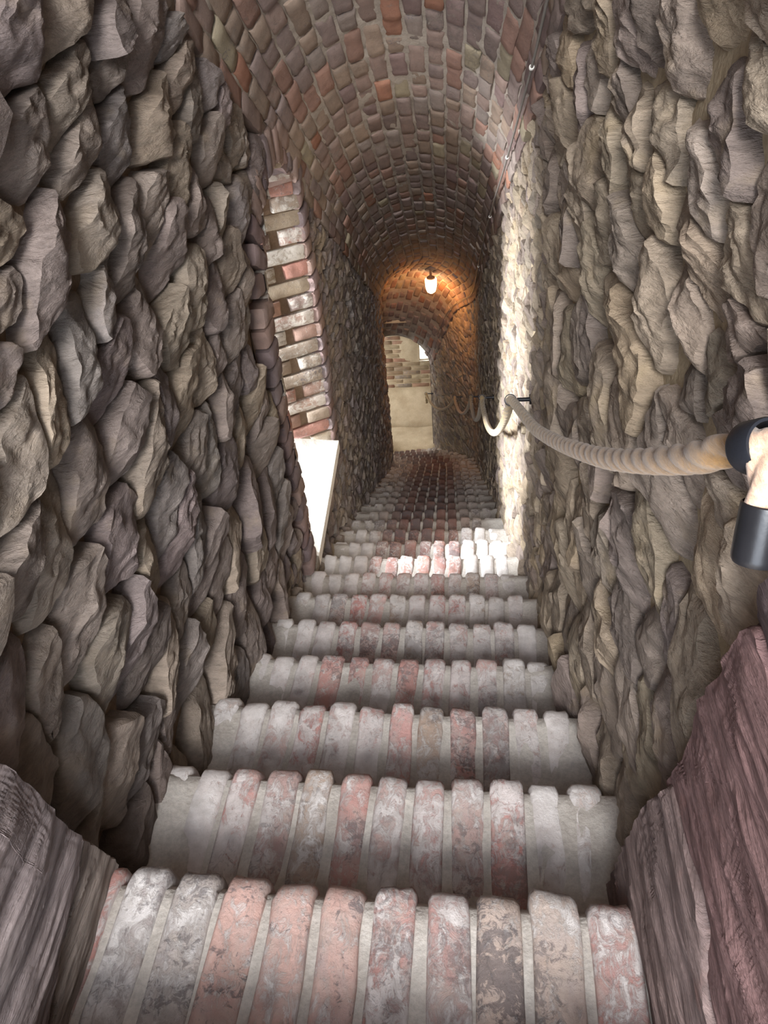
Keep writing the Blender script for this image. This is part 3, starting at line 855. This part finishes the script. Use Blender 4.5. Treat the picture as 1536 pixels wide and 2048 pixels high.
rope_names = ['nearest of the rope brackets, black iron ring at the right edge of the picture',
 'second rope bracket from the viewer, black ring on the window-lit stretch of right wall',
 'third rope bracket from the viewer, in the shade just past the window-lit stretch',
 'fourth rope bracket from the viewer, between two short loops in the lamp glow',
 'fifth rope bracket from the viewer, small ring where the passage begins to bend',
 'last rope bracket, at the foot beside the edge of the right wall']
def ring_mesh(c, axis, R, ro, wdt, seg=36):
    """short collar: outer radius R, thickness ro, width wdt along axis"""
    axis = axis.normalized(); a = axis.orthogonal().normalized(); b = axis.cross(a); vs, fs = [], []
    prof = [(R, -wdt / 2), (R + ro * .7, -wdt / 2 + .0), (R + ro, -wdt / 2 + .003), (R + ro, wdt / 2 - .003), (R + ro * .7, wdt / 2), (R, wdt / 2)]
    m = len(prof)
    for i in range(seg):
        t = 2 * math.pi * i / seg
        for r, h in prof: vs.append(c + (a * math.cos(t) + b * math.sin(t)) * r + axis * h)
    for i in range(seg):
        for j in range(m): fs.append((i * m + j, i * m + (j + 1) % m, ((i + 1) % seg) * m + (j + 1) % m, ((i + 1) % seg) * m + j))
    return vs, fs
slope = Vector((0, 0.861, -0.509))
for i, c in enumerate(rings):
    e = empty('rope_bracket', c); tag(e, rope_names[i], 'bracket', None)
    ax = Vector((-0.25, 0.72, -0.62)) if i == 0 else Vector((0.0, 0.8, -0.6))
    vs, fs = ring_mesh(c, ax, 0.0185, 0.0035, 0.026 if i == 0 else 0.012)
    inv = Matrix.Translation(-c)
    o = link('ring', mesh('ring', vs, fs, None, 40), M_iron, e); o.matrix_parent_inverse = inv
    vs, fs = tube([c + Vector((0.0235, 0, 0)), Vector((c.x + 0.125, c.y, c.z))], 0.0075 if i else 0.009, 14)
    o = link('rod', mesh('rod', vs, fs, None, 40), M_iron, e); o.matrix_parent_inverse = inv
    vs, fs = tube([Vector((c.x + 0.098 - .03, c.y, c.z)), Vector((c.x + 0.104 - .03, c.y, c.z))], 0.019, 18)
    o = link('wall_plate', mesh('wall_plate', vs, fs, None, 40), M_iron, e); o.matrix_parent_inverse = inv
# rope path
c0 = rings[0]
pts = [at_depth(1516, 1085, 0.238), at_depth(1527, 1030, 0.240), at_depth(1538, 975, 0.242), at_depth(1538, 920, 0.244), c0 + Vector((0, -0.006, 0.004)), c0 + Vector((0, 0.03, -0.02)) ]
mid = [(1430, 905), (1380, 915), (1300, 920), (1220, 916), (1160, 900), (1110, 880), (1070, 855), (1045, 825), (1030, 806)]
for (px, py) in mid: pts.append(at_depth(px, py + 2, 0.235))
pts.append(rings[1] + Vector((0, 0, 0.0)))
for i in range(1, len(rings) - 1):
    a, b = rings[i], rings[i + 1]; sag = (0, 0.20, 0.21, 0.20, 0.20)[i]
    for t in (0.04, 0.12, 0.25, 0.4, 0.55, 0.7, 0.83, 0.93, 0.98):
        p = a.lerp(b, t); s = 1 - (2 * t - 1) ** 2; s = s ** 0.8
        p = p + Vector((0.0, 0, -sag * s)); pts.append(p)
    pts.append(b)
l = rings[-1]; pts += [l + Vector((0, 0.03, -0.05)), l + Vector((0.0, 0.035, -0.16))]
path = dense(pts, 0.003)
near_n = next(i for i, p in enumerate(path) if p.y > 1.75)
vs, fs = tube(path, 0.0165, 24, (3, 0.052, 0.30))
# golden brown span first, paler end piece
tints = []
for i, p in enumerate(path):
    k = 1 - smooth(-0.01, 0.02, p.y - rings[0].y)
    g = smooth(1.0, 2.4, p.y)
    a_ = lin(146, 112, 70); b_ = lin(206, 172, 146); c_ = lin(160, 138, 102)
    m_ = tuple(a_[q] * (1 - g) + c_[q] * g for q in range(3))
    cc = tuple(m_[q] * (1 - k) + b_[q] * k for q in range(3))
    tints += [(*cc, 1)] * 24
rope = link('handrail_rope', mesh('handrail_rope', vs, fs, tints), M_rope)
tag(rope, 'thick twisted hemp handrail rope hanging in loops along the right wall', 'rope')
p0, p1 = pts[0], pts[1]; d = (p0 - p1).normalized()
ct = p0 + d * 0.004
vs, fs = [], []
prof = [(0.0, 0.048, 0), (0.016, 0.048, 0), (0.0174, 0.0455, 0), (0.0180, 0.042, 0), (0.0180, 0.004, 0), (0.0177, 0.0, 0), (0.0165, -0.001, 0), (0.0160, 0.006, 0)]
a = d.orthogonal().normalized(); b = d.cross(a); SG = 32; m = len(prof)
for i in range(SG):
    t = 2 * math.pi * i / SG
    for r, h, _ in prof: vs.append(ct - d * 0.035 + d * h + (a * math.cos(t) + b * math.sin(t)) * r)
for i in range(SG):
    for j in range(m - 1): fs.append((i * m + j, i * m + j + 1, ((i + 1) % SG) * m + j + 1, ((i + 1) % SG) * m + j))
o = link('end_cap', mesh('end_cap', vs, fs, None, 35), M_cap, rope); o['label'] = 'black cylindrical end cap'

# ------------------------------------------------------------------ lamp under the vault, its cable
LY = 7.45; lc = (RW @ _ray(862, 568)); lc = lc * (LY / lc.y)
lamp = empty('ceiling_lamp', (lc.x, LY, zs(LY) + RV))
tag(lamp, 'glowing glass lamp with warm light under the vault near the bend', 'lamp')
inv = Matrix.Translation(-lamp.location)
def lathe(prof, c, seg=28):
    vs, fs = [], []; m = len(prof)
    for i in range(seg):
        t = 2 * math.pi * i / seg
        for r, h in prof: vs.append(c + Vector((r * math.cos(t), r * math.sin(t), h)))
    for i in range(seg):
        for j in range(m - 1): fs.append((i * m + j, ((i + 1) % seg) * m + j, ((i + 1) % seg) * m + j + 1, i * m + j + 1))
    return vs, fs
vs, fs = lathe([(0.0, -0.095), (0.024, -0.092), (0.042, -0.078), (0.052, -0.052), (0.058, -0.02), (0.060, 0.015), (0.060, 0.05), (0.055, 0.058), (0.0, 0.058)], lc)
o = link('glass_globe', mesh('glass_globe', vs, fs, None, 50), M_globe, lamp); o.matrix_parent_inverse = inv
vs, fs = lathe([(0.0, 0.054), (0.044, 0.054), (0.046, 0.060), (0.044, 0.072), (0.034, 0.080), (0.014, 0.086), (0.012, 0.20), (0.0, 0.20)], lc)
o = link('lamp_base', mesh('lamp_base', vs, fs, None, 40), M_lampbase, lamp); o.matrix_parent_inverse = inv
ld = bpy.data.lights.new('lamp_light', 'POINT'); ld.energy = 10; ld.color = (1.0, 0.40, 0.10); ld.shadow_soft_size = 0.05
lo_ = bpy.data.objects.new('lamp_light', ld); COL.objects.link(lo_); lo_.location = lc + Vector((0, -0.02, -0.15))

# thin cable along the springing of the right side
pts = []
Y = -0.3
rc = random.Random(8)
while Y < 8.2:
    pts.append(vault_pt(math.pi - 0.16 - 0.05 * math.sin(Y * 1.7), Y, RV - 0.020 + rc.uniform(-.004, .002))); Y += 0.35
path = dense(pts, 0.05)
vs, fs = tube(path, 0.0042, 8)
cable = link('lamp_cable', mesh('lamp_cable', vs, fs, None, 60), M_cable)
tag(cable, 'thin grey electric cable running along the right edge of the brick vault', 'cable')
for Y in (1.55, 2.55, 3.3, 4.3, 5.6):
    p = min(path, key=lambda q: abs(q.y - Y)); n_ = (vault_pt(math.pi - .16, p.y, 0) - p).normalized()
    vs, fs = ring_mesh(p, Vector((0, .86, -.5)), 0.0045, 0.004, 0.012, 14)
    link('cable_clip', mesh('cable_clip', vs, fs, None, 50), M_clip, cable)
